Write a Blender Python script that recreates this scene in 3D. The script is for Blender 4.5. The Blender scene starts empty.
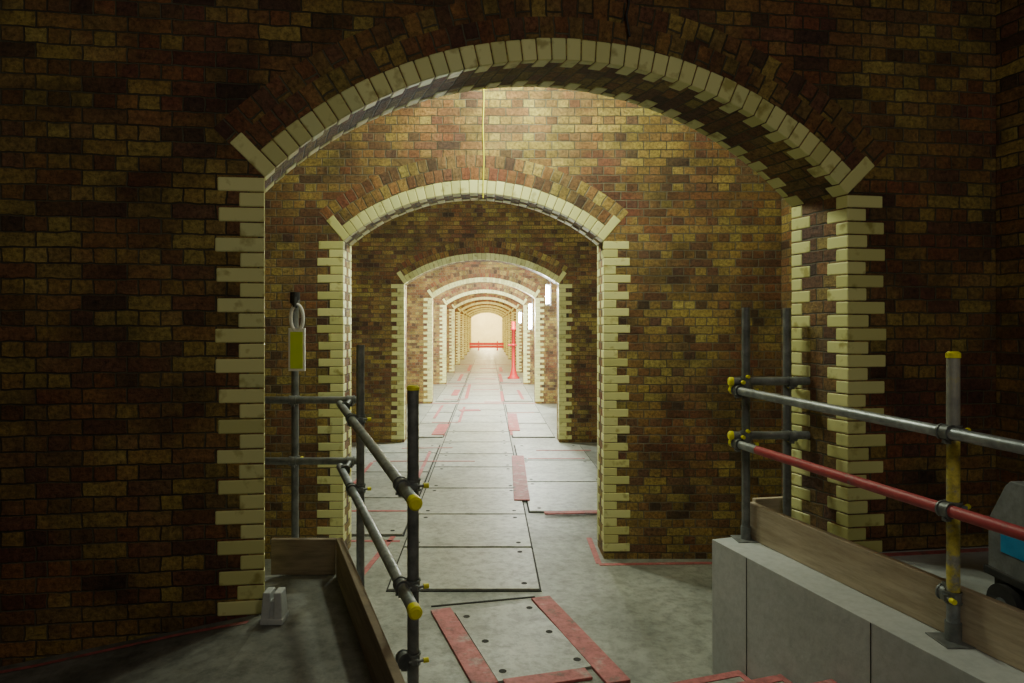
import bpy, math, random
from mathutils import Vector
random.seed(7)
F=683.0; CX=488.0; CY=326.0; CH=2.08
COL=bpy.context.scene.collection
# ---------------- materials ----------------
def new_mat(name):
    m=bpy.data.materials.new(name); m.use_nodes=True
    nt=m.node_tree; b=nt.nodes['Principled BSDF']
    return m,nt,b
def N(nt,t,**k):
    n=nt.nodes.new(t)
    for a,v in k.items(): setattr(n,a,v)
    return n
def ramp(nt,stops,interp='LINEAR'):
    r=N(nt,'ShaderNodeValToRGB'); cr=r.color_ramp; cr.interpolation=interp
    while len(cr.elements)>1: cr.elements.remove(cr.elements[-1])
    cr.elements[0].position=stops[0][0]; cr.elements[0].color=(*stops[0][1],1)
    for p,c in stops[1:]:
        e=cr.elements.new(p); e.color=(*c,1)
    return r
def mixc(nt,fac,a,b,mode='MIX'):
    m=N(nt,'ShaderNodeMix',data_type='RGBA',blend_type=mode)
    for i,v in ((0,fac),(6,a),(7,b)):
        if isinstance(v,bpy.types.NodeSocket): nt.links.new(v,m.inputs[i])
        elif i==0: m.inputs[0].default_value=v
        else: m.inputs[i].default_value=(*v,1)
    return m.outputs[2]
def brick_mat(name,dark=1.0,seed=0.0,mort=(.085,.078,.05),lo=.36,hi=.62):
    m,nt,b=new_mat(name); L=nt.links.new
    uv=N(nt,'ShaderNodeUVMap')
    nz=N(nt,'ShaderNodeTexNoise'); nz.inputs['Scale'].default_value=14.0; nz.inputs['Detail'].default_value=3
    L(uv.outputs[0],nz.inputs['Vector'])
    sb=N(nt,'ShaderNodeVectorMath',operation='SUBTRACT'); L(nz.outputs['Color'],sb.inputs[0]); sb.inputs[1].default_value=(.5,.5,.5)
    sc=N(nt,'ShaderNodeVectorMath',operation='SCALE'); L(sb.outputs[0],sc.inputs[0]); sc.inputs['Scale'].default_value=.018
    ad=N(nt,'ShaderNodeVectorMath',operation='ADD'); L(uv.outputs[0],ad.inputs[0]); L(sc.outputs[0],ad.inputs[1])
    ad2=N(nt,'ShaderNodeVectorMath',operation='ADD'); L(ad.outputs[0],ad2.inputs[0]); ad2.inputs[1].default_value=(40+seed,45.02,0)
    k=N(nt,'ShaderNodeTexBrick'); k.offset=.5; k.squash=.5; k.squash_frequency=2
    k.inputs['Scale'].default_value=1; k.inputs['Brick Width'].default_value=.205; k.inputs['Row Height'].default_value=.075
    k.inputs['Mortar Size'].default_value=.0055; k.inputs['Mortar Smooth'].default_value=.6
    k.inputs['Color1'].default_value=(0,0,0,1);k.inputs['Color2'].default_value=(1,1,1,1);k.inputs['Mortar'].default_value=(.5,.5,.5,1)
    L(ad2.outputs[0],k.inputs['Vector'])
    y=ramp(nt,[(0,(.08,.050,.022)),(.12,(.17,.085,.030)),(.28,(.24,.17,.04)),(.42,(.32,.24,.056)),(.55,(.19,.085,.036)),(.68,(.27,.215,.055)),(.8,(.36,.29,.078)),(.9,(.17,.10,.045)),(1,(.12,.065,.036))])
    r=ramp(nt,[(0,(.05,.026,.020)),(.18,(.18,.058,.026)),(.34,(.11,.042,.028)),(.48,(.23,.095,.034)),(.58,(.08,.036,.028)),(.72,(.25,.165,.043)),(.85,(.19,.060,.030)),(1,(.10,.042,.030))])
    L(k.outputs['Color'],y.inputs[0]); L(k.outputs['Color'],r.inputs[0])
    n2=N(nt,'ShaderNodeTexNoise'); n2.inputs['Scale'].default_value=1.3; n2.inputs['Detail'].default_value=6; n2.inputs['Roughness'].default_value=.62; L(ad2.outputs[0],n2.inputs['Vector'])
    rr=ramp(nt,[(lo,(0,0,0)),(hi,(1,1,1))]); L(n2.outputs['Fac'],rr.inputs[0])
    c=mixc(nt,rr.outputs[0],y.outputs[0],r.outputs[0])
    n3=N(nt,'ShaderNodeTexNoise'); n3.inputs['Scale'].default_value=40; n3.inputs['Detail'].default_value=8; n3.inputs['Roughness'].default_value=.75; L(ad.outputs[0],n3.inputs['Vector'])
    r3=ramp(nt,[(.33,(.28,.28,.27)),(.62,(1.4,1.4,1.32))]); L(n3.outputs['Fac'],r3.inputs[0])
    c=mixc(nt,1.0,c,r3.outputs[0],'MULTIPLY')
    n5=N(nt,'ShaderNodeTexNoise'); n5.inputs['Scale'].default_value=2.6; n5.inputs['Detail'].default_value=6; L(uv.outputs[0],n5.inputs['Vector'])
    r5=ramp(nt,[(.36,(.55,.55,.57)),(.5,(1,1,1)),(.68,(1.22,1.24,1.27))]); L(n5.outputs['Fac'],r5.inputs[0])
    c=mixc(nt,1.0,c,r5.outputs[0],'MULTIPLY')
    rm=ramp(nt,[(.4,(mort[0]*.45,mort[1]*.45,mort[2]*.45)),(.6,(mort[0]*1.5,mort[1]*1.5,mort[2]*1.5))]); L(n2.outputs['Color'],rm.inputs[0])
    c=mixc(nt,k.outputs['Fac'],c,rm.outputs[0])
    c=mixc(nt,1.0,c,(dark,dark,dark),'MULTIPLY')
    L(c,b.inputs['Base Color']); b.inputs['Roughness'].default_value=.66
    iv=N(nt,'ShaderNodeMath',operation='MULTIPLY_ADD'); L(k.outputs['Fac'],iv.inputs[0]); iv.inputs[1].default_value=-.65
    mm=N(nt,'ShaderNodeMath',operation='MULTIPLY'); L(n3.outputs['Fac'],mm.inputs[0]); mm.inputs[1].default_value=1.0; L(mm.outputs[0],iv.inputs[2])
    bp=N(nt,'ShaderNodeBump'); bp.inputs['Strength'].default_value=1.0; bp.inputs['Distance'].default_value=.013
    L(iv.outputs[0],bp.inputs['Height']); L(bp.outputs[0],b.inputs['Normal'])
    return m
def noise_mat(name,stops,scale=3.0,detail=8,rough=.8,bump=.2,metal=0.0,dist=.01,fine=None,stretch=None,fr=(.78,1.05),world=False):
    m,nt,b=new_mat(name); L=nt.links.new
    tc=N(nt,'ShaderNodeTexCoord'); src=tc.outputs['Object']
    if world:
        ge=N(nt,'ShaderNodeNewGeometry'); src=ge.outputs['Position']
    if stretch:
        mp=N(nt,'ShaderNodeMapping'); mp.inputs['Scale'].default_value=stretch; L(src,mp.inputs['Vector']); src=mp.outputs[0]
    n=N(nt,'ShaderNodeTexNoise'); n.inputs['Scale'].default_value=scale; n.inputs['Detail'].default_value=detail; n.inputs['Roughness'].default_value=.65
    L(src,n.inputs['Vector'])
    r=ramp(nt,stops); L(n.outputs['Fac'],r.inputs[0]); c=r.outputs[0]
    if fine:
        n4=N(nt,'ShaderNodeTexNoise'); n4.inputs['Scale'].default_value=fine; n4.inputs['Detail'].default_value=8; n4.inputs['Roughness'].default_value=.75
        L(src,n4.inputs['Vector'])
        r4=ramp(nt,[(.36,(fr[0],)*3),(.56,(fr[1],)*3)]); L(n4.outputs['Fac'],r4.inputs[0])
        c=mixc(nt,1.0,c,r4.outputs[0],'MULTIPLY')
    L(c,b.inputs['Base Color'])
    b.inputs['Roughness'].default_value=rough; b.inputs['Metallic'].default_value=metal
    if bump:
        n2=N(nt,'ShaderNodeTexNoise'); n2.inputs['Scale'].default_value=scale*12; n2.inputs['Detail'].default_value=4
        L(tc.outputs['Object'],n2.inputs['Vector'])
        bp=N(nt,'ShaderNodeBump'); bp.inputs['Strength'].default_value=bump; bp.inputs['Distance'].default_value=dist
        L(n2.outputs['Fac'],bp.inputs['Height']); L(bp.outputs[0],b.inputs['Normal'])
    return m
def glaze_mat():
    m,nt,b=new_mat('cream_glazed_brick'); L=nt.links.new
    at=N(nt,'ShaderNodeAttribute',attribute_name='rnd')
    r=ramp(nt,[(0,(.56,.56,.22)),(.3,(.68,.685,.285)),(.7,(.74,.74,.33)),(1,(.63,.66,.30))]); L(at.outputs['Fac'],r.inputs[0])
    tc=N(nt,'ShaderNodeTexCoord'); n=N(nt,'ShaderNodeTexNoise'); n.inputs['Scale'].default_value=11; n.inputs['Detail'].default_value=7
    L(tc.outputs['Object'],n.inputs['Vector'])
    r2=ramp(nt,[(.30,(.60,.55,.42)),(.42,(1,1,1))]); L(n.outputs['Fac'],r2.inputs[0])
    c=mixc(nt,1.0,r.outputs[0],r2.outputs[0],'MULTIPLY'); L(c,b.inputs['Base Color'])
    b.inputs['Roughness'].default_value=.45
    b.inputs['Specular IOR Level'].default_value=.35
    return m
def emis(name,col,s):
    m,nt,b=new_mat(name); b.inputs['Emission Color'].default_value=(*col,1); b.inputs['Emission Strength'].default_value=s
    b.inputs['Base Color'].default_value=(*col,1); return m
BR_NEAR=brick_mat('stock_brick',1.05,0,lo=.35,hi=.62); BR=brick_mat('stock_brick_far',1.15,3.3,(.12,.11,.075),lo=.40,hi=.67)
GL=glaze_mat()
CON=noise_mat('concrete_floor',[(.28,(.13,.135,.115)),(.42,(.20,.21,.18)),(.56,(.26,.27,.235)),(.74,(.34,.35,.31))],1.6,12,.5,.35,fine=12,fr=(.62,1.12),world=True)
CON2=noise_mat('dimmed_concrete',[(.30,(.07,.075,.065)),(.45,(.13,.135,.12)),(.6,(.19,.195,.175)),(.74,(.24,.245,.22))],1.4,12,.6,.4,fine=12,fr=(.6,1.1),world=True)  # darker copy of the floor concrete; front-left dimness put into the colour
PAN=noise_mat('concrete_panel',[(.30,(.19,.195,.17)),(.43,(.28,.29,.255)),(.58,(.34,.35,.31)),(.74,(.42,.43,.38))],1.8,12,.46,.3,fine=13,fr=(.64,1.12),world=True)
CWALL=noise_mat('cast_concrete',[(.3,(.37,.395,.39)),(.5,(.42,.445,.44)),(.7,(.47,.49,.485))],1.6,8,.75,.2,fine=20,fr=(.88,1.03))
PALE=noise_mat('end_wall_glow_tint',[(.3,(.62,.54,.30)),(.7,(.76,.68,.42))],.8,5,.8,.1)  # pale warm tone puts the far end's glow into the wall colour
DARK=noise_mat('dark_gap',[(.3,(.010,.010,.009)),(.7,(.022,.021,.018))],8,4,.9,0)
RED=noise_mat('faded_red_paint',[(.34,(.18,.12,.105)),(.42,(.36,.10,.10)),(.56,(.42,.12,.12)),(.64,(.40,.22,.205)),(.72,(.28,.26,.23))],5,10,.65,.15,fine=22,fr=(.6,1.1),world=True)
REDS=noise_mat('red_paint',[(.3,(.42,.02,.02)),(.7,(.62,.05,.05))],6,4,.45,.05)
REDR=noise_mat('worn_red_tube_paint',[(.32,(.20,.13,.13)),(.42,(.38,.045,.06)),(.7,(.46,.08,.09))],9,6,.5,.05)
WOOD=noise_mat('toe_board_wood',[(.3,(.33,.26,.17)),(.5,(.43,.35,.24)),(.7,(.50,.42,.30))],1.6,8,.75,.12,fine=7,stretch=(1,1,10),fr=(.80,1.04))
WOOD2=noise_mat('dark_toe_board_wood',[(.3,(.15,.115,.075)),(.5,(.23,.18,.12)),(.7,(.29,.235,.16))],1.6,8,.8,.12,fine=7,stretch=(1,1,10),fr=(.75,1.06))  # darker tone of the toe board wood, for the left boards
STEEL=noise_mat('galvanised_steel',[(.3,(.17,.19,.20)),(.55,(.32,.35,.37)),(.75,(.48,.51,.53))],14,6,.42,.08,metal=.6,dist=.003)
DSTEEL=noise_mat('dark_weathered_steel',[(.3,(.10,.11,.11)),(.6,(.22,.235,.23)),(.8,(.33,.34,.33))],14,6,.5,.1,metal=.45,dist=.003)
YEL=noise_mat('yellow_plastic',[(.3,(.70,.66,.01)),(.7,(.86,.82,.03))],12,4,.4,0)
YELP=noise_mat('worn_yellow_paint',[(.42,(.30,.30,.25)),(.50,(.58,.50,.10)),(.7,(.70,.61,.08))],10,9,.5,.1,dist=.003,fine=30,fr=(.6,1.08))
WHT=noise_mat('white_plastic',[(.3,(.75,.75,.73)),(.7,(.85,.85,.83))],12,4,.4,0)
CARD=noise_mat('yellow_green_card',[(.3,(.60,.80,.01)),(.7,(.70,.86,.03))],12,4,.5,0)
GREY=noise_mat('grey_plastic',[(.3,(.11,.12,.125)),(.5,(.17,.18,.185)),(.7,(.22,.23,.235))],6,8,.5,.05,fine=20,fr=(.7,1.05))
BLK=noise_mat('black_rubber',[(.3,(.015,.015,.016)),(.7,(.035,.035,.036))],9,4,.6,.1)
BLUE=noise_mat('blue_label',[(.3,(.01,.18,.40)),(.7,(.03,.29,.56))],9,4,.4,0)
TUBE=emis('tube_glow',(.92,.97,1.0),150)
# ---------------- mesh builder ----------------
class MB:
    def __init__(s): s.v=[];s.f=[];s.uv=[];s.m=[];s.r=[];s.sm=[]
    def add(s,vs,fs,mi=0,r=0.5,uvs=None,smooth=False):
        o=len(s.v); s.v+= [tuple(p) for p in vs]
        for i,f in enumerate(fs):
            s.f.append([o+j for j in f]); s.m.append(mi); s.r.append(r); s.sm.append(smooth)
            s.uv.append([uvs[j] for j in f] if uvs else [(0,0)]*len(f))
    def hexa(s,p,mi=0,r=.5):
        s.add(p,[(3,2,1,0),(4,5,6,7),(0,1,5,4),(1,2,6,5),(2,3,7,6),(3,0,4,7)],mi,r)
    def box(s,a,b,mi=0,r=.5):
        x0,y0,z0=a;x1,y1,z1=b
        s.hexa([(x0,y0,z0),(x1,y0,z0),(x1,y1,z0),(x0,y1,z0),(x0,y0,z1),(x1,y0,z1),(x1,y1,z1),(x0,y1,z1)],mi,r)
    def cyl(s,p0,p1,r0,r1=None,n=18,mi=0,caps=True):
        r1=r0 if r1 is None else r1
        p0=Vector(p0);p1=Vector(p1);d=(p1-p0).normalized()
        a=d.orthogonal().normalized();b=d.cross(a)
        ring=lambda c,r:[c+(a*math.cos(2*math.pi*i/n)+b*math.sin(2*math.pi*i/n))*r for i in range(n)]
        A=ring(p0,r0);B=ring(p1,r1)
        s.add(A+B,[(i,(i+1)%n,n+(i+1)%n,n+i) for i in range(n)],mi,.5,None,True)
        if caps: s.add(A,[tuple(reversed(range(n)))],mi); s.add(B,[tuple(range(n))],mi)
    def lathe(s,prof,c,n=20,mi=0):
        c=Vector(c)
        vs=[];fs=[]
        for r,z in prof:
            for i in range(n):
                t=2*math.pi*i/n; vs.append(c+Vector((r*math.cos(t),r*math.sin(t),z)))
        for k in range(len(prof)-1):
            for i in range(n): fs.append((k*n+i,k*n+(i+1)%n,(k+1)*n+(i+1)%n,(k+1)*n+i))
        s.add(vs,fs,mi,.5,None,True)
    def build(s,name,mats,bevel=0,origin=None,seg=2,**props):
        me=bpy.data.meshes.new(name)
        o=Vector(origin) if origin is not None else Vector((0,0,0))
        me.from_pydata([Vector(v)-o for v in s.v],[],s.f)
        for m in mats: me.materials.append(m)
        ul=me.uv_layers.new(name='UVMap')
        at=me.attributes.new('rnd','FLOAT','FACE')
        for i,p in enumerate(me.polygons):
            p.material_index=s.m[i]; p.use_smooth=s.sm[i]; at.data[i].value=s.r[i]
            for j,li in enumerate(p.loop_indices): ul.data[li].uv=s.uv[i][j]
        me.update()
        ob=bpy.data.objects.new(name,me); ob.location=o; COL.objects.link(ob)
        if bevel:
            bm=ob.modifiers.new('bevel','BEVEL'); bm.width=bevel; bm.segments=seg; bm.limit_method='ANGLE'
        for k,v in props.items(): ob[k]=v
        return ob
def parent(c,p):
    c.parent=p; c.matrix_parent_inverse.identity(); c.location=c.location-p.location
def empty(name,loc,**props):
    e=bpy.data.objects.new(name,None); e.empty_display_size=.1; e.location=loc; COL.objects.link(e)
    for k,v in props.items(): e[k]=v
    return e
# ---------------- arch walls ----------------
def arch_wall(name,trim,P0,u,e,s0,s1,z1,a,b,zs,rise,mat,trim_rear=True,nseg=48,zq=0.0,brickring=.23,bev=.004,seg=2):
    P0=Vector((*P0,0));u=Vector((*u,0));e=Vector((*e,0)); T=e.length; eh=e/T
    def W(s,d,z): return P0+u*s+eh*d+Vector((0,0,z))
    w=b-a; R=(w*w/4+rise*rise)/(2*rise); cs=(a+b)/2; cz=zs+rise-R; th=math.asin(w/2/R)
    M=MB()
    arc=[(cs+R*math.sin(-th+2*th*i/nseg),cz+R*math.cos(-th+2*th*i/nseg)) for i in range(nseg+1)]
    for d,flip in ((0,False),(T,True)):
        def q(pts):
            uv=[(p[0]+d*3,p[1]) for p in pts]; vs=[W(p[0],d,p[1]) for p in pts]
            M.add(vs,[(0,1,2,3) if not flip else (3,2,1,0)],0,.5,uv)
        q([(s0,0),(a,0),(a,z1),(s0,z1)]); q([(b,0),(s1,0),(s1,z1),(b,z1)])
        for i in range(nseg):
            q([arc[i],arc[i+1],(arc[i+1][0],z1),(arc[i][0],z1)])
    M.add([W(a,0,0),W(a,T,0),W(a,T,zs),W(a,0,zs)],[(0,1,2,3)],0,.5,[(0,0),(T,0),(T,zs),(0,zs)])
    M.add([W(b,0,0),W(b,T,0),W(b,T,zs),W(b,0,zs)],[(3,2,1,0)],0,.5,[(0,0),(T,0),(T,zs),(0,zs)])
    for i in range(nseg):
        l0=R*2*th*i/nseg;l1=R*2*th*(i+1)/nseg
        M.add([W(arc[i][0],0,arc[i][1]),W(arc[i][0],T,arc[i][1]),W(arc[i+1][0],T,arc[i+1][1]),W(arc[i+1][0],0,arc[i+1][1])],[(0,1,2,3)],0,.5,[(0,l0),(T,l0),(T,l1),(0,l1)])
    M.add([W(s0,0,0),W(s0,T,0),W(s0,T,z1),W(s0,0,z1)],[(3,2,1,0)]);M.add([W(s1,0,0),W(s1,T,0),W(s1,T,z1),W(s1,0,z1)],[(0,1,2,3)])
    M.add([W(s0,0,z1),W(s1,0,z1),W(s1,T,z1),W(s0,T,z1)],[(0,1,2,3)])
    if brickring:
        for ri in [R+.113+j*.112 for j in range(2 if brickring>.15 else 1)]:
            ro=ri+.112
            for i in range(nseg):
                t0=-th+2*th*i/nseg;t1=-th+2*th*(i+1)/nseg
                pts=[(cs+r*math.sin(t),cz+r*math.cos(t)) for r,t in ((ri,t0),(ri,t1),(ro,t1),(ro,t0))]
                o=.0375+ (ri-R)*11
                uv=[(.004,R*t0+o),(.004,R*t1+o),(.1,R*t1+o),(.1,R*t0+o)]
                F0=[W(p[0],-.002,p[1]) for p in pts]
                M.add(F0,[(0,1,2,3)],0,.5,uv)
    wo=M.build(name,[mat],kind='structure')
    Tm=MB()
    def blk(pts,d0,d1):
        r=random.random()
        Fp=[W(p[0],d0,p[1]) for p in pts];Bp=[W(p[0],d1,p[1]) for p in pts]
        Tm.hexa([Fp[0],Fp[1],Bp[1],Bp[0],Fp[3],Fp[2],Bp[2],Bp[3]],0,r)
    g=.0022; ch=.075; pr=.004
    sides=[(0,)]+([(1,)] if trim_rear else [])
    def drange(rear,dep): return (T-dep,T+pr) if rear else (-pr,dep)
    def deps(j,rg=False):
        if T<.4: return .06 if j else .13
        if rg: return .045 if j else .105
        return .085 if j else .15
    nc=int((zs-zq)/ch)
    for (rear,) in sides:
        for k in range(nc):
            z=zs-(k+1)*ch; long=(k%2==0)
            L=.225 if long else .122; dep=deps(long)
            L+=random.uniform(-.009,.009)
            d0,d1=drange(rear,dep)
            jz=random.uniform(-.0012,.0012)
            blk([(a-L,z+g+jz),(a+pr,z+g),(a+pr,z+ch-g),(a-L,z+ch-g+jz)],d0+jz,d1)
            L+=random.uniform(-.009,.009)
            blk([(b-pr,z+g),(b+L,z+g+jz),(b+L,z+ch-g+jz),(b-pr,z+ch-g)],d0-jz,d1)
        nv=int(round(R*2*th/.078)); 
        for i in range(nv):
            t0=-th+2*th*i/nv+g/R;t1=-th+2*th*(i+1)/nv-g/R
            end=i in(0,nv-1)
            ro=R+(.235 if end else .112+random.uniform(-.003,.003)); ri=R-pr
            d0,d1=drange(rear,deps(i%2,True))
            pts=[(cs+r*math.sin(t),cz+r*math.cos(t)) for r,t in ((ri,t0),(ri,t1),(ro,t1),(ro,t0))]
            blk(pts,d0-(0 if rear else .001),d1)
    Tm.build(trim,[GL],bevel=bev,seg=seg,kind='structure')
ang=math.atan2(.44,3.139); PL=(-1.115,3.4)
ev=Vector((-.31,.95))*.43
arch_wall('wall_front','trim_1',PL,(math.cos(ang),math.sin(ang)),(ev.x,ev.y),-3.2,6.2,5.3,0,3.17,2.82,.67,BR_NEAR,zq=.62,brickring=.23,bev=.008,seg=3,nseg=60)
arch_wall('wall_cross_1','trim_2',(0,6.1),(1,0),(0,.36),-5,5,5.3,-1.295,1.036,2.84,.43,BR,brickring=.235,bev=.005)
for k in range(2,11):
    arch_wall('wall_cross_%d'%k,'trim_%d'%(k+1),(0,6.1*k),(1,0),(0,.4),-5,5,5.3,-1.50,1.27,2.83,.44,BR,trim_rear=False,nseg=32,bev=0,brickring=.22 if k<5 else .1)
def plain_wall(name,p,q,z1=5.3,t=.3,mat=BR,side=1):
    p=Vector((*p,0));q=Vector((*q,0));L=(q-p).length;u=(q-p)/L;n=Vector((u.y,-u.x,0))*t*side
    M=MB();Z=Vector((0,0,z1))
    M.add([p,q,q+Z,p+Z],[(0,1,2,3)],0,.5,[(0,0),(L,0),(L,z1),(0,z1)])
    M.add([p+n,q+n,q+n+Z,p+n+Z],[(3,2,1,0)],0,.5,[(0,0),(L,0),(L,z1),(0,z1)])
    for a,b in((p,p+n),(q,q+n)): M.add([a,b,b+Z,a+Z],[(0,1,2,3)],0,.5,[(0,0),(t,0),(t,z1),(0,z1)])
    M.add([p+Z,q+Z,q+n+Z,p+n+Z],[(0,1,2,3)])
    return M.build(name,[mat],kind='structure')
plain_wall('wall_right',(2.95,3.965),(4.55,-2.5),mat=BR_NEAR,side=-1)
plain_wall('wall_left',(-3.4,-2.5),(-3.4,3.07),mat=BR_NEAR,side=-1)
plain_wall('wall_back',(-3.8,-2.5),(5,-2.5),mat=BR_NEAR,side=1)
plain_wall('wall_bay_right',(2.62,6.1),(2.62,4.37),side=-1)
plain_wall('wall_corridor_left',(-5,3.4),(-5,76),side=-1)
plain_wall('wall_corridor_right',(5,76),(5,4.75),side=-1)
plain_wall('wall_end',(-5.3,76),(5.3,76),side=-1,mat=PALE)
# ceiling vaults
M=MB()
def vault(y0,y1,zs,rise,x0=-5.3,x1=5.3,n=14):
    w=y1-y0;R=(w*w/4+rise*rise)/(2*rise);th=math.asin(w/2/R);c=(y0+y1)/2;cz=zs+rise-R
    for i in range(n):
        t0=-th+2*th*i/n;t1=-th+2*th*(i+1)/n
        A=(c+R*math.sin(t0),cz+R*math.cos(t0));B=(c+R*math.sin(t1),cz+R*math.cos(t1))
        M.add([(x0,A[0],A[1]),(x1,A[0],A[1]),(x1,B[0],B[1]),(x0,B[0],B[1])],[(3,2,1,0)],0,.5,[(x0,R*t0),(x1,R*t0),(x1,R*t1),(x0,R*t1)])
vault(-2.6,3.9,4.25,.75); vault(3.5,6.2,4.5,.6)
for k in range(1,10): vault(6.1*k+.2,6.1*(k+1)+.1,4.4,.75)
vault(61.1,76.2,4.4,.8,n=24)
M.build('ceiling',[BR],kind='structure')
M=MB(); M.box((-5.3,-2.8,-.2),(5.3,76.3,0)); M.build('floor',[CON],kind='structure')
# left platform
def zl(x,y): return .655+.15*min(0,x+1.1)+.04*(y-3.4)
def edgeL(y): return -.8+.3646*(3.9-y)
M=MB(); ys=[-2.5+6.42*i/12 for i in range(13)]
def col(y): return [-3.4,-2.6,-1.8,-1.1,edgeL(y)]
for i in range(12):
    c0,c1=col(ys[i]),col(ys[i+1])
    for j in range(4):
        q=[(c0[j],ys[i]),(c0[j+1],ys[i]),(c1[j+1],ys[i+1]),(c1[j],ys[i+1])]
        M.add([(x,y,zl(x,y)) for x,y in q],[(0,1,2,3)],0)
    M.add([(c0[4],ys[i],0),(c1[4],ys[i+1],0),(c1[4],ys[i+1],zl(c1[4],ys[i+1])),(c0[4],ys[i],zl(c0[4],ys[i]))],[(0,1,2,3)],1)
c=col(ys[-1]);y=ys[-1]
for j in range(4): M.add([(c[j],y,0),(c[j+1],y,0),(c[j+1],y,zl(c[j+1],y)),(c[j],y,zl(c[j],y))],[(3,2,1,0)],1)
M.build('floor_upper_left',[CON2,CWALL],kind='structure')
# right platform
ZR=.80
def edgeR(y): return 1.345+.268*(4.1-y)
M=MB(); ea=(1.345,4.1); 
pl=[(edgeR(-2.5),-2.5),(4.5,-2.5),(2.93,3.96),(2.0,4.31),ea]
nn=len(pl); M.add([(x,y,0) for x,y in pl]+[(x,y,ZR) for x,y in pl],[tuple(range(nn,2*nn))]+[(i,(i+1)%nn,nn+(i+1)%nn,nn+i) for i in range(nn)],0)
for yy in (3.78,2.95,2.3):
    x=edgeR(yy); M.hexa([(x-.003,yy-.002,0),(x+.02,yy-.002,0),(x+.02,yy+.002,0),(x-.003,yy+.002,0),(x-.003,yy-.002,ZR-.002),(x+.02,yy-.002,ZR-.002),(x+.02,yy+.002,ZR-.002),(x-.003,yy+.002,ZR-.002)],1)
M.build('floor_upper_right',[CWALL,DARK],kind='structure',bevel=.008)
# stairs
a2=Vector((-.258,.966,0)); n2=Vector((.95,.31,0)).normalized(); Q1=Vector((1.16,3.74,0))
rr=.15; GO=.35
M=MB(); nos=[]
for i in range(1,5):
    q=Q1-a2*GO*(i-1); l=q-n2*(1.50-.040*(i-1)); r=q+n2*(.268); back=-a2*(GO if i<4 else .5)
    z1=rr*i
    M.hexa([l+back,r+back,r,l]+[p+Vector((0,0,z1)) for p in (l+back,r+back,r,l)],0)
    nos.append((l,r,z1))
stair=M.build('staircase',[CON],bevel=.006,origin=Q1,label='low concrete steps with red painted nosings beside the raised slab',category='stairs')
for l,r,z1 in nos:
    M=MB(); b=-a2*.05; f=a2*.004
    l2=l+n2*.01;r2=r-n2*.01
    p=[l2+b,r2+b,r2+f,l2+f]
    M.hexa([x+Vector((0,0,z1-.05 if j>1 else z1)) for j,x in enumerate(p)]+[x+Vector((0,0,z1+.004)) for x in p],0)
    s0=r2-n2*.035; q=[s0+b*6,r2+b*6,r2+b,s0+b]
    M.hexa([x+Vector((0,0,z1)) for x in q]+[x+Vector((0,0,z1+.004)) for x in q],0)
    o=M.build('nosing',[RED],origin=Q1); parent(o,stair)
# ---------------- floor panels ----------------
def panel(x0,y0,x1,y1,lab,grp,holes=True,z=.0):
    M=MB()
    cx,cy=(x0+x1)/2,(y0+y1)/2
    M.box((x0,y0,z+.0005),(x1,y1,z+.006),1)
    g=.018; M.box((x0+g,y0+g,z+.002),(x1-g,y1-g,z+.020),0)
    if holes:
        for hx in (x0+.13,x1-.13):
            for hy in (y0+.13,y1-.13):
                M.cyl((hx,hy,z+.018),(hx,hy,z+.0215),.024,n=12,mi=1)
    return M.build('floor_panel',[PAN,DARK],origin=(cx,cy,z),label=lab,category='floor panel',group=grp)
y=5.34; i=0
while y<42:
    L=[1.03,1.12,1.2,1.3][i%4]
    panel(-.80,y,.42,y+L-.01,'grey concrete access panel set along the corridor','corridor floor panels',holes=y<16)
    y+=L; i+=1
for X0,X1,y0,yend in ((.45,1.6,7.6,11.9),(-2.0,-.83,6.75,11.9)):
    y=y0
    while y<yend-.6:
        L=min(1.45,yend-y); panel(X0,y,X1,y+L-.01,'wide grey concrete slab beside the corridor strip','side floor panels'); y+=L
for k in range(2,5):
    for X0,X1 in ((.45,1.25),(-1.45,-.83)):
        y=6.1*k+.5
        while y<6.1*(k+1)-1.8:
            panel(X0,y,X1,y+1.75,'narrow grey concrete slab beside the corridor strip','side floor panels',holes=False); y+=1.8
def slab(name,p0,p1,w,z0,z1,mat,lab,cat,grp=None,bevel=.004):
    p0=Vector((*p0,0));p1=Vector((*p1,0));d=(p1-p0).normalized();n=Vector((-d.y,d.x,0))*w/2
    M=MB(); b=[p0-n,p1-n,p1+n,p0+n]
    M.hexa([x+Vector((0,0,z0)) for x in b]+[x+Vector((0,0,z1)) for x in b])
    o=M.build(name,[mat],bevel=bevel,origin=(p0+p1)/2+Vector((0,0,z0)),label=lab,category=cat)
    if grp:o['group']=grp
    return o
M=MB()
pc=[Vector((-.24,4.93,0)),Vector((.33,5.12,0)),Vector((.64,4.15,0)),Vector((.06,3.97,0))]
M.hexa([p+Vector((0,0,.001)) for p in reversed(pc)]+[p+Vector((0,0,.016)) for p in reversed(pc)],0)
cc=sum(pc,Vector())/4
for p in pc:
    h=p+(cc-p)*.2; M.cyl((h.x,h.y,.015),(h.x,h.y,.0175),.024,n=12,mi=1)
for p,q in ((0,3),(1,2)):
    h=(pc[p]+pc[q])/2; h=h+(cc-h)*.25; M.cyl((h.x,h.y,.015),(h.x,h.y,.0175),.024,n=12,mi=1)
M.build('floor_panel',[PAN,DARK],origin=cc,label='angled concrete hatch panel framed by red painted boards',category='floor panel')
G='red boards framing the near hatch'
slab('painted_board',(-.345,4.98),(-.01,3.93),.15,.001,.020,RED,'faded red painted board along the hatch','board',G,.003)
slab('painted_board',(.40,5.2),(.76,3.96),.15,.001,.020,RED,'faded red painted board along the hatch','board',G,.003)
slab('painted_board',(.10,3.935),(.60,4.07),.12,.001,.018,RED,'faded red painted board across the hatch end','board',G,.003)
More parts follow.
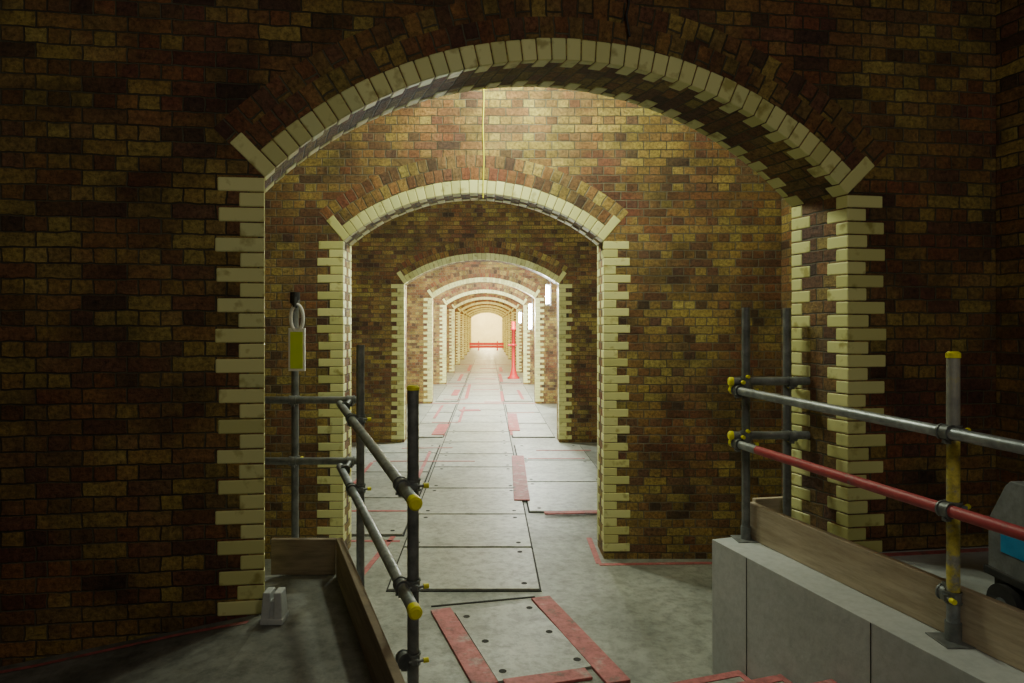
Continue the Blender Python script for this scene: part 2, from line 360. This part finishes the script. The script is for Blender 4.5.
slab('dark_joint_strip',(-.42,5.06),(.36,5.24),.02,.0005,.006,DARK,'thin dark joint strip in the concrete floor','joint strip',None,0)
for a,b,w,l in (((.40,8.05),(.47,10.8),.19,'faded red painted board lying along the corridor'),
              ((.62,7.5),(1.3,7.55),.1,'faded red painted board lying across the slabs'),
              ((.52,13.4),(.56,16.0),.22,'faded red painted board on far slabs'),
              ((-.95,12.9),(-.92,14.3),.24,'faded red painted board on far slabs'),
              ((-.70,16.6),(-.2,16.7),.28,'short red painted board across the corridor'),
              ((-1.0,20.2),(-.98,22.0),.2,'faded red painted board on far slabs')):
    slab('painted_board',a,b,w,.021,.034,RED,l,'board')
def line(a,b,w=.05,z=.0,mat=RED,lab='thin red painted line on the concrete floor'):
    return slab('floor_marking',a,b,w,z+.0005,z+.004,mat,lab,'floor marking','red painted floor lines',0)
for a,b,z in (((.97,5.95),(3.0,6.03),0),((.97,5.97),(.99,6.7),0),((.8,11.3),(1.7,11.3),.021),((.62,10.6),(1.5,10.6),.021),
            ((-1.9,6.6),(-.85,6.6),0),((-1.75,7.6),(-.9,7.6),.021),((-1.75,7.6),(-1.75,10.3),.021),((-.95,8.8),(-.95,11.2),.021),
            ((-1.75,10.4),(-.2,10.4),.021),((-1.3,12.95),(.2,12.95),0),((-1.1,5.3),(-.85,7.5),0),((-1.45,11.5),(-.6,11.55),.021)):
    line(a,b,.05,z)
for a,b,w in (((-1.2,14.6),(-.62,14.6),.07),((-.62,14.6),(-.60,17.4),.06),((-1.2,15.2),(-1.18,17.7),.07),((.45,12.9),(.47,15.2),.05),((.45,16.2),(1.1,16.25),.08),
              ((-.1,18.5),(.4,18.5),.12),((.4,18.7),(.42,21.5),.09),((.98,19.2),(.96,21.9),.09),((-1.25,19.2),(-.6,19.2),.1),((-.62,19.4),(-.64,24.0),.1),((-1.2,23.3),(-.7,23.3),.12),
              ((-.5,22.0),(.35,22.1),.15),((.5,25.2),(.5,29.5),.13),((-1.1,25.6),(-1.1,29.2),.13),((-.5,26.6),(.3,26.6),.25),((-.9,31.2),(-.9,35.9),.15),((.6,31.0),(.6,34.0),.15),((-.4,33),(.4,33),.3)):
    line(a,b,w,.021)
for k in range(3,7): line((-1.5,6.1*k-.1),(1.27,6.1*k-.1),.12,.021)
M=MB(); pr=None
for i in range(9):
    s=-2.6+2.55*i/8; x=PL[0]+math.cos(ang)*s; y=PL[1]+math.sin(ang)*s-.07+.012*math.sin(i*2.1)
    cur=[(x,y-.015,zl(x,y-.015)+.003),(x,y+.015,zl(x,y+.015)+.003)]
    if pr: M.add([pr[0],cur[0],cur[1],pr[1]],[(0,1,2,3)])
    pr=cur
M.build('floor_marking',[RED],label='uneven red painted line along the brick wall base',category='floor marking',group='red painted floor lines')
line((2.12,3.80),(2.9,3.91),.045,ZR)
# ---------------- scaffolding ----------------
RP=.0243
def tube(name,p0,p1,mat,par,r=RP,lab=None):
    M=MB(); p0=Vector(p0);p1=Vector(p1);d=(p1-p0).normalized()
    M.cyl(p0,p1,r,n=20,caps=False)
    a=d.orthogonal().normalized();b=d.cross(a);n=20;ri=r*.82
    for c,s in((p0,1),(p1,-1)):
        O=[c+(a*math.cos(2*math.pi*i/n)+b*math.sin(2*math.pi*i/n))*r for i in range(n)]
        I=[c+(a*math.cos(2*math.pi*i/n)+b*math.sin(2*math.pi*i/n))*ri for i in range(n)]
        J=[x+d*s*.05 for x in I]
        M.add(O+I,[(i,(i+1)%n,n+(i+1)%n,n+i) for i in range(n)]); M.add(I+J,[(i,(i+1)%n,n+(i+1)%n,n+i) for i in range(n)]); M.add(J,[tuple(range(n))])
    o=M.build(name,[mat],origin=p0); parent(o,par)
    if lab:o['label']=lab
    return o
def cap(p,d,par,mat=YEL,l=.035):
    p=Vector(p);d=Vector(d).normalized(); M=MB()
    M.cyl(p-d*l,p+d*.004,RP+.003,n=20); M.cyl(p+d*.004,p+d*.012,RP+.003,RP-.005,n=20)
    o=M.build('end_cap',[mat],origin=p); parent(o,par); o['label']='yellow plastic tube end cap'
def base(p,par):
    M=MB();x,y,z=p; M.box((x-.07,y-.07,z),(x+.07,y+.07,z+.006)); M.cyl((x,y,z+.006),(x,y,z+.08),.03)
    o=M.build('base_plate',[DSTEEL],bevel=.002,origin=p); parent(o,par)
def coupler(pp,pd,rp,rd,par):
    pp=Vector(pp);rp=Vector(rp);pd=Vector(pd).normalized();rd=Vector(rd).normalized();M=MB()
    for c,d,o in((pp,pd,rd),(rp,rd,pd)):
        M.cyl(c-d*.024,c+d*.024,RP+.005,n=16,mi=0)
        M.cyl(c-d*.024,c-d*.017,RP+.009,n=16,mi=0);M.cyl(c+d*.017,c+d*.024,RP+.009,n=16,mi=0)
        side=d.cross(rp-pp if (rp-pp).length>.01 else o).normalized()
        b0=c+side*(RP+.009); M.box(*[tuple(b0+Vector((k,k,k))) for k in(-.012,.012)],mi=0)
        bd=(pp-rp).normalized() if (rp-pp).length>.01 else o
        M.cyl(b0-bd*.025,b0+bd*.045,.006,n=8,mi=0)
        M.cyl(b0+bd*.036,b0+bd*.058,.011,n=10,mi=1)
    if (rp-pp).length>.02: M.cyl(pp,rp,.016,n=8)
    o=M.build('coupler',[DSTEEL,YEL],origin=(pp+rp)/2); parent(o,par)
Zv=Vector((0,0,1))
gl=empty('guard_rail',(-.8,4.12,0),label='grey steel tube scaffold guard rail with yellow end caps around steps',category='guard rail')
dL=Vector((.342,-.94,0))
def Lp(t,z0,z1): return Vector((-.953+.70*t,4.55-1.92*t,z0+(z1-z0)*t))
off=Vector((.94,.342,0))*.027
upA,upB=Lp(-.02,1.554,1.398),Lp(1,1.554,1.398)
loA,loB=Lp(-.02,1.134,.979),Lp(1,1.134,.979)
for A,B in((upA,upB),(loA,loB)):
    tube('rail',A-off,B-off,STEEL,gl); cap(B-off,B-A,gl)
pB=Lp(.223,0,0)+off;pC=Lp(.884,0,0)+off*.8
for p,zt in((pB,1.965),(pC,1.82)):
    tube('post',(p.x,p.y,0.006),(p.x,p.y,zt),DSTEEL,gl); base((p.x,p.y,0),gl)
cap((pC.x,pC.y,1.82),(0,0,1),gl,YEL,.008)
for t,p in((.223,pB),(.884,pC)):
    for z0,z1 in((1.554,1.398),(1.134,.979)):
        c=Lp(t,z0,z1)
        coupler((p.x,p.y,c.z),Zv,c-off,upB-upA,gl)
coupler((pC.x,pC.y,.69),Zv,(pC.x-.035,pC.y-.012,.69),dL,gl)
YA=4.68; xa=(295-CX)/F*YA
tube('post',(xa,YA,.006),(xa,YA,2.30),DSTEEL,gl); base((xa,YA,0),gl)
for py in(400,461):
    z=CH-(py-CY)/F*4.63
    tube('rail',(-1.95,4.63,z),((362-CX)/F*4.63,4.63,z),DSTEEL,gl)
    coupler((xa,YA,z),Zv,(xa,4.63,z),(1,0,0),gl)
    c=Lp(.03,z,z); coupler((-.93,4.63,z),(1,0,0),(c.x-.01,c.y,z-.03),dL,gl)
z=CH-(548-CY)/F*YA
M=MB(); M.cyl((xa,YA,z-.03),(xa,YA,z+.05),.036); M.box((xa-.05,YA-.03,z-.02),(xa+.05,YA+.03,z+.01)); o=M.build('coupler',[DSTEEL],bevel=.003,origin=(xa,YA,z));parent(o,gl)
gr=empty('guard_rail',(1.52,4.09,ZR),label='scaffold guard rail with grey and red tubes on concrete slab edge',category='guard rail')
dR=Vector((.34,-1.35,0)).normalized()
D0=Vector((1.521,4.09,0))
def Rp(t,z): return Vector((D0.x+.34*t,D0.y-1.35*t,z))
offR=Vector((.966,.243,0))*.027
za,zb=1.695,1.655
A=Rp(-.04,za)-offR; B=Rp(2.4,za+(zb-za)*2.4)-offR
tube('rail',A,B,STEEL,gr); cap(A,A-B,gr,l=.02)
za2,zb2=1.375,1.345
A=Rp(-.04,za2)-offR; B=Rp(2.4,za2+(zb2-za2)*2.4)-offR; Mi=A+(B-A)*.07
tube('rail',A,Mi,STEEL,gr); tube('rail',Mi+(B-A)*.0005,B,REDR,gr,lab='worn red painted rail'); cap(A,A-B,gr,l=.02)
rails=[(za,zb),(za2,zb2)]
pD=D0+offR
tube('post',(pD.x,pD.y,ZR+.006),(pD.x,pD.y,2.19),DSTEEL,gr); base((pD.x,pD.y,ZR),gr)
pF=Vector(((950-CX)/F*2.77,2.77,0))+offR*.6
tube('post',(pF.x,pF.y,ZR+.006),(pF.x,pF.y,ZR+.19),STEEL,gr,lab='bare galvanised post foot'); 
tube('post',(pF.x,pF.y,ZR+.19),(pF.x,pF.y,1.63),YELP,gr,r=RP,lab='worn yellow painted post')
tube('post',(pF.x,pF.y,1.63),(pF.x,pF.y,1.96),noise_mat('rubbed_yellow_steel',[(.35,(.26,.27,.25)),(.55,(.38,.38,.33)),(.68,(.50,.45,.16))],10,9,.5,.1,metal=.3,dist=.003),gr,r=RP,lab='rubbed grey post top'); base((pF.x,pF.y,ZR),gr); cap((pF.x,pF.y,1.965),Zv,gr,l=.014)
for t,p in((0,pD),(1,pF)):
    for z0,z1 in rails:
        c=Rp(t,z0+(z1-z0)*t)
        coupler((p.x,p.y,c.z),Zv,c-offR,dR,gr)
coupler((pF.x,pF.y,.98),Zv,(pF.x-.0,pF.y+.04,.98),dR,gr)
pE=Vector((.4378*4.17,4.17,0))
tube('post',(pE.x,pE.y,ZR+.006),(pE.x,pE.y,2.19),DSTEEL,gr); base((pE.x,pE.y,ZR),gr)
for z0 in (1.745,1.42):
    A=Vector((1.46,4.115,z0));B=Vector((1.925,4.10,z0+.005))
    tube('rail',A,B,DSTEEL,gr); cap(A,A-B,gr,l=.015)
    coupler((pE.x,pE.y,z0),Zv,(pE.x,4.105,z0),(1,0,0),gr); coupler((pD.x,pD.y,z0),Zv,(pD.x,4.112,z0),(1,0,0),gr)
def board(p0,p1,zb0,zb1,h,t,lab,mat=None):
    p0=Vector((*p0,0));p1=Vector((*p1,0));d=(p1-p0).normalized();n=Vector((-d.y,d.x,0))*t/2
    M=MB(); M.hexa([p0-n+Zv*zb0,p1-n+Zv*zb1,p1+n+Zv*zb1,p0+n+Zv*zb0,p0-n+Zv*(zb0+h),p1-n+Zv*(zb1+h),p1+n+Zv*(zb1+h),p0+n+Zv*(zb0+h)])
    return M.build('toe_board',[mat or WOOD],bevel=.004,origin=p0+Zv*zb0,label=lab,category='toe board')
b0=Vector((-.835,3.84));b1=b0+Vector((.342,-.94))*2.6
board(b0,b1,zl(b0.x,b0.y)+.002,zl(b1.x,b1.y)+.002,.215,.038,'scuffed dark timber toe board along the raised slab edge',WOOD2)
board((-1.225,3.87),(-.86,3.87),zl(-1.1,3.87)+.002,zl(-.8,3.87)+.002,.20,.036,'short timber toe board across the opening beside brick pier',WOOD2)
q0=Rp(-.02,0)+offR*2.9;q1=Rp(1.9,0)+offR*2.9
board(q0[:2],q1[:2],ZR+.001,ZR+.001,.215,.038,'long timber toe board fixed behind scaffold posts')
board((1.64,4.215),(1.86,4.255),ZR+.001,ZR+.001,.215,.036,'short timber toe board returning to the brick pier')
# ---------------- tag ----------------
yt=YA-.05; cx=xa+.027
tg=empty('inspection_tag',(xa+.01,yt,1.80),label='white plastic scaffold tag holder with yellow-green card on steel post',category='sign tag')
def zy(py): return CH-(py-CY)/F*yt
M=MB()
zc=(zy(304)+zy(332))/2; rx,rz=.042,.09; n=28
for i in range(n):
    t0=2*math.pi*i/n;t1=2*math.pi*(i+1)/n
    M.cyl((cx+rx*math.cos(t0),yt,zc+rz*math.sin(t0)),(cx+rx*math.cos(t1),yt,zc+rz*math.sin(t1)),.013,n=8)
M.box((cx-.056,yt-.008,zy(371)),(cx+.056,yt+.012,zy(328)))
o=M.build('tag_holder',[WHT],bevel=.002,origin=(cx,yt,zy(371)));parent(o,tg)
M=MB(); M.box((cx-.042,yt-.0115,zy(368.5)),(cx+.042,yt-.0075,zy(332)))
o=M.build('card',[CARD,GREY],origin=(cx,yt-.01,zy(369)));parent(o,tg); o['label']='yellow-green inspection card'
M=MB(); M.cyl((xa,YA,zy(303)),(xa,YA,zy(292)),.034); M.cyl((cx,yt-.02,zy(307)),(cx,YA,zy(300)),.01); M.cyl((cx-.01,yt-.02,zy(307)),(cx-.01,yt-.02,zy(297)),.012)
o=M.build('hook',[BLK],origin=(xa,YA,zy(303)));parent(o,tg)
# ---------------- small block ----------------
bx,by=-1.035,3.31; bz=zl(bx,by)
M=MB(); 
for dx in(-.032,.032):
    M.hexa([(bx+dx-.022,by-.05,bz),(bx+dx+.022,by-.05,bz),(bx+dx+.022,by+.05,bz),(bx+dx-.022,by+.05,bz),(bx+dx*.8-.018,by-.04,bz+.15),(bx+dx*.8+.018,by-.04,bz+.15),(bx+dx*.8+.018,by+.04,bz+.15),(bx+dx*.8-.018,by+.04,bz+.15)])
M.box((bx-.04,by-.035,bz),(bx+.04,by+.035,bz+.11))
M.box((bx-.055,by-.055,bz),(bx+.055,by+.055,bz+.03))
M.build('concrete_block',[CWALL],bevel=.005,origin=(bx,by,bz),label='small pale slotted concrete block beside the brick pier',category='block')
# ---------------- machine ----------------
mx0,my0,mz=2.21,2.50,ZR
mc=empty('wheeled_machine',(mx0+.3,my0+.25,mz),label='worn grey boxy wheeled machine with blue panel on raised slab',category='machine')
prof=[(0.0,.20),(0.0,.43),(.035,.49),(.10,.60),(.13,.625),(.46,.625),(.51,.60),(.52,.20)]
M=MB(); n=len(prof);A=[(mx0,my0+.52-yy,mz+z) for yy,z in prof];B=[(mx0+.46,my0+.52-yy,mz+z) for yy,z in prof]
M.add(A+B,[tuple(reversed(range(n))),tuple(range(n,2*n))]+[(i,(i+1)%n,n+(i+1)%n,n+i) for i in range(n)])
o=M.build('housing',[GREY],bevel=.006,origin=(mx0,my0,mz+.2));parent(o,mc)
M=MB(); M.box((mx0+.02,my0+.01,mz+.06),(mx0+.44,my0+.51,mz+.20)); M.box((mx0-.014,my0+.0,mz+.19),(mx0+.47,my0+.53,mz+.225)); M.box((mx0-.008,my0+.01,mz+.43),(mx0+.465,my0+.525,mz+.442))
o=M.build('chassis',[BLK],bevel=.004,origin=(mx0,my0,mz+.09));parent(o,mc)
M=MB(); M.box((mx0-.004,my0+.04,mz+.31),(mx0+.002,my0+.44,mz+.40)); o=M.build('label_panel',[BLUE],origin=(mx0,my0,mz+.33));parent(o,mc); o['label']='muted blue panel'
M=MB(); M.cyl((mx0+.1,my0+.12,mz+.62),(mx0+.1,my0+.12,mz+.67),.012); M.cyl((mx0+.1,my0+.4,mz+.62),(mx0+.1,my0+.4,mz+.67),.012); M.cyl((mx0+.1,my0+.10,mz+.67),(mx0+.1,my0+.42,mz+.67),.015)
o=M.build('handle',[BLK],origin=(mx0+.2,my0+.12,mz+.62));parent(o,mc)
for wx in(-.03,.44):
    for wy in(.12,.40):
        M=MB(); c=Vector((mx0+wx,my0+wy,mz+.09)); d=Vector((.05,0,0))
        M.cyl(c,c+d,.09,n=28,mi=0); M.cyl(c-Vector((.004,0,0)),c,.035,n=20,mi=1); M.cyl(c+d,c+d+Vector((.004,0,0)),.035,n=20,mi=1)
        o=M.build('wheel',[BLK,GREY],bevel=.006,origin=c);parent(o,mc)
# ---------------- cables ----------------
def cable(name,pts,r,mat,lab,cat='cable'):
    cu=bpy.data.curves.new(name,'CURVE'); cu.dimensions='3D'; sp=cu.splines.new('POLY'); sp.points.add(len(pts)-1)
    for i,p in enumerate(pts): sp.points[i].co=(*p,1)
    cu.bevel_depth=r; cu.bevel_resolution=3; cu.materials.append(mat)
    o=bpy.data.objects.new(name,cu); COL.objects.link(o)
    dg=bpy.context.evaluated_depsgraph_get(); me=bpy.data.meshes.new_from_object(o.evaluated_get(dg)); COL.objects.unlink(o); bpy.data.objects.remove(o)
    o=bpy.data.objects.new(name,me); COL.objects.link(o)
    o['label']=lab;o['category']=cat
    return o
cable('power_cable',[(-.04+.004*math.sin(i*1.3),6.088,4.80-1.58*i/14) for i in range(15)],.0055,YEL,'yellow power cable hanging down the brick wall above the arch')
cable('power_cable',[(.745+.01*math.sin(i*1.7),3.635+.004*math.sin(i),4.3-.68*i/12) for i in range(13)],.006,BLK,'thin black cable hanging down the brick wall')
# ---------------- lamps and added lights ----------------
def tube_lamp(x,y,z0,z1,lab):
    e=empty('tube_lamp',(x,y,z0),label=lab,category='lamp')
    M=MB(); M.cyl((x,y,z0),(x,y,z1),.038,n=14); o=M.build('tube',[TUBE],origin=(x,y,z0));parent(o,e)
    M=MB()
    for p,q in((z0-.03,z0+.005),(z1-.005,z1+.03)): M.cyl((x,y,p),(x,y,q),.042,n=14)
    M.box((x+.05,y-.02,z0-.04),(x+.07,y+.02,z1+.04)); M.box((x+.0,y-.015,z1+.0),(x+.07,y+.015,z1+.03)); M.box((x+.0,y-.015,z0-.04),(x+.07,y+.015,z0-.01))
    o=M.build('lamp_body',[GREY],origin=(x,y,z0));parent(o,e)
    M=MB(); M.cyl((x+.06,y,z1),(x+.06,y,4.95),.006,n=8); o=M.build('cord',[BLK],origin=(x,y,z1));parent(o,e)
    return e
LBL='bright vertical fluorescent work lamp hung beside the arch pier'
tube_lamp(1.22,14.0,2.54,2.90,LBL)
tube_lamp(1.20,19.4,2.0,2.70,LBL)
tube_lamp(1.22,26.0,2.2,2.6,LBL)
def light(x,y,z,pw,col=(.93,1,.86),r=.12):  # point light; some are added where no lamp is seen
    l=bpy.data.lights.new('lamp','POINT'); l.energy=pw; l.color=col; l.shadow_soft_size=r
    o=bpy.data.objects.new('lamp',l); o.location=(x,y,z); COL.objects.link(o); return o
GC=(.92,1,.74)
light(.25,5.25,4.3,112,GC,.12); light(.3,4.7,4.15,85,GC,.12)  # second light added to brighten the bay floor
light(-.1,7.3,3.95,320,(.92,1,.80))
CW=(.93,1,.86)  # next two rows: unseen overhead lights added, low ones sit at the tubes
light(1.1,13.6,3.6,850,CW); light(-.3,13.2,3.9,800,CW); light(1.0,13.8,2.75,120,CW,.1)
light(.95,19.2,3.5,1700,CW); light(-.8,19.5,3.8,900,CW); light(.95,19.1,2.4,260,CW,.1)
light(0.8,25.5,3.8,1600,(1,.94,.70)); light(0,31.5,3.8,1150,(1,.80,.40)); light(0,37.6,3.8,1100,(1,.76,.32))
for yy in (43.8,50,56): light(0,yy,3.8,1100,(1,.76,.30),.2)
light(0,62.2,3.8,2200,(1,.80,.34),.3); light(0,71.5,3.6,4200,(1,.86,.46),.3)
light(1.3,-.6,3.9,86,(1,.97,.84),.4); light(-2.0,.2,3.6,12,(1,.98,.86),.4)  # added front fill around the camera, no known lamp there
# ---------------- far objects ----------------
M=MB(); c=(1.0,26.8,0.0)
M.lathe([(0,.0),(.24,.0),(.24,.05),(.16,.12),(.10,.32),(.07,.5),(.07,1.9),(.11,1.92),(.11,2.0),(.07,2.02),(.07,2.25),(0,2.26)],c,n=20)
hy=M.build('standpipe',[REDS],origin=c,label='red flanged pipe standing on the corridor floor',category='pipe')
M=MB(); M.lathe([(.075,1.3),(.13,1.3),(.13,1.36),(.075,1.36)],c); M.cyl((.93,26.8,1.33),(.78,26.8,1.33),.04)
o=M.build('flange',[REDS],origin=c);parent(o,hy)
BY=58.5
bar=empty('barrier',(0,BY,0),label='red plastic barrier across the corridor end',category='barrier')
for zz in(.30,.55): 
    M=MB(); M.box((-2.3,BY-.03,zz-.11),(2.3,BY+.03,zz+.11)); o=M.build('board',[REDS],bevel=.01,origin=(0,BY,zz));parent(o,bar)
for x in(-2.2,-.8,.8,2.2):
    M=MB(); M.box((x-.05,BY-.05,0),(x+.05,BY+.05,.8)); M.box((x-.08,BY-.3,0),(x+.08,BY+.3,.06)); o=M.build('foot',[REDS],bevel=.01,origin=(x,BY,0));parent(o,bar)
# ---------------- world & camera ----------------
w=bpy.data.worlds.new('World'); bpy.context.scene.world=w; w.use_nodes=True
w.node_tree.nodes['Background'].inputs[0].default_value=(.01,.01,.01,1); w.node_tree.nodes['Background'].inputs[1].default_value=.1
cam=bpy.data.cameras.new('camera'); co=bpy.data.objects.new('camera',cam); COL.objects.link(co)
co.location=(0,0,CH); co.rotation_euler=(math.pi/2,0,0); cam.sensor_width=36; cam.lens=36*F/1024
cam.shift_x=(512-CX)/1024; cam.shift_y=-(341.5-CY)/1024; cam.clip_start=.02; cam.clip_end=200
bpy.context.scene.camera=co
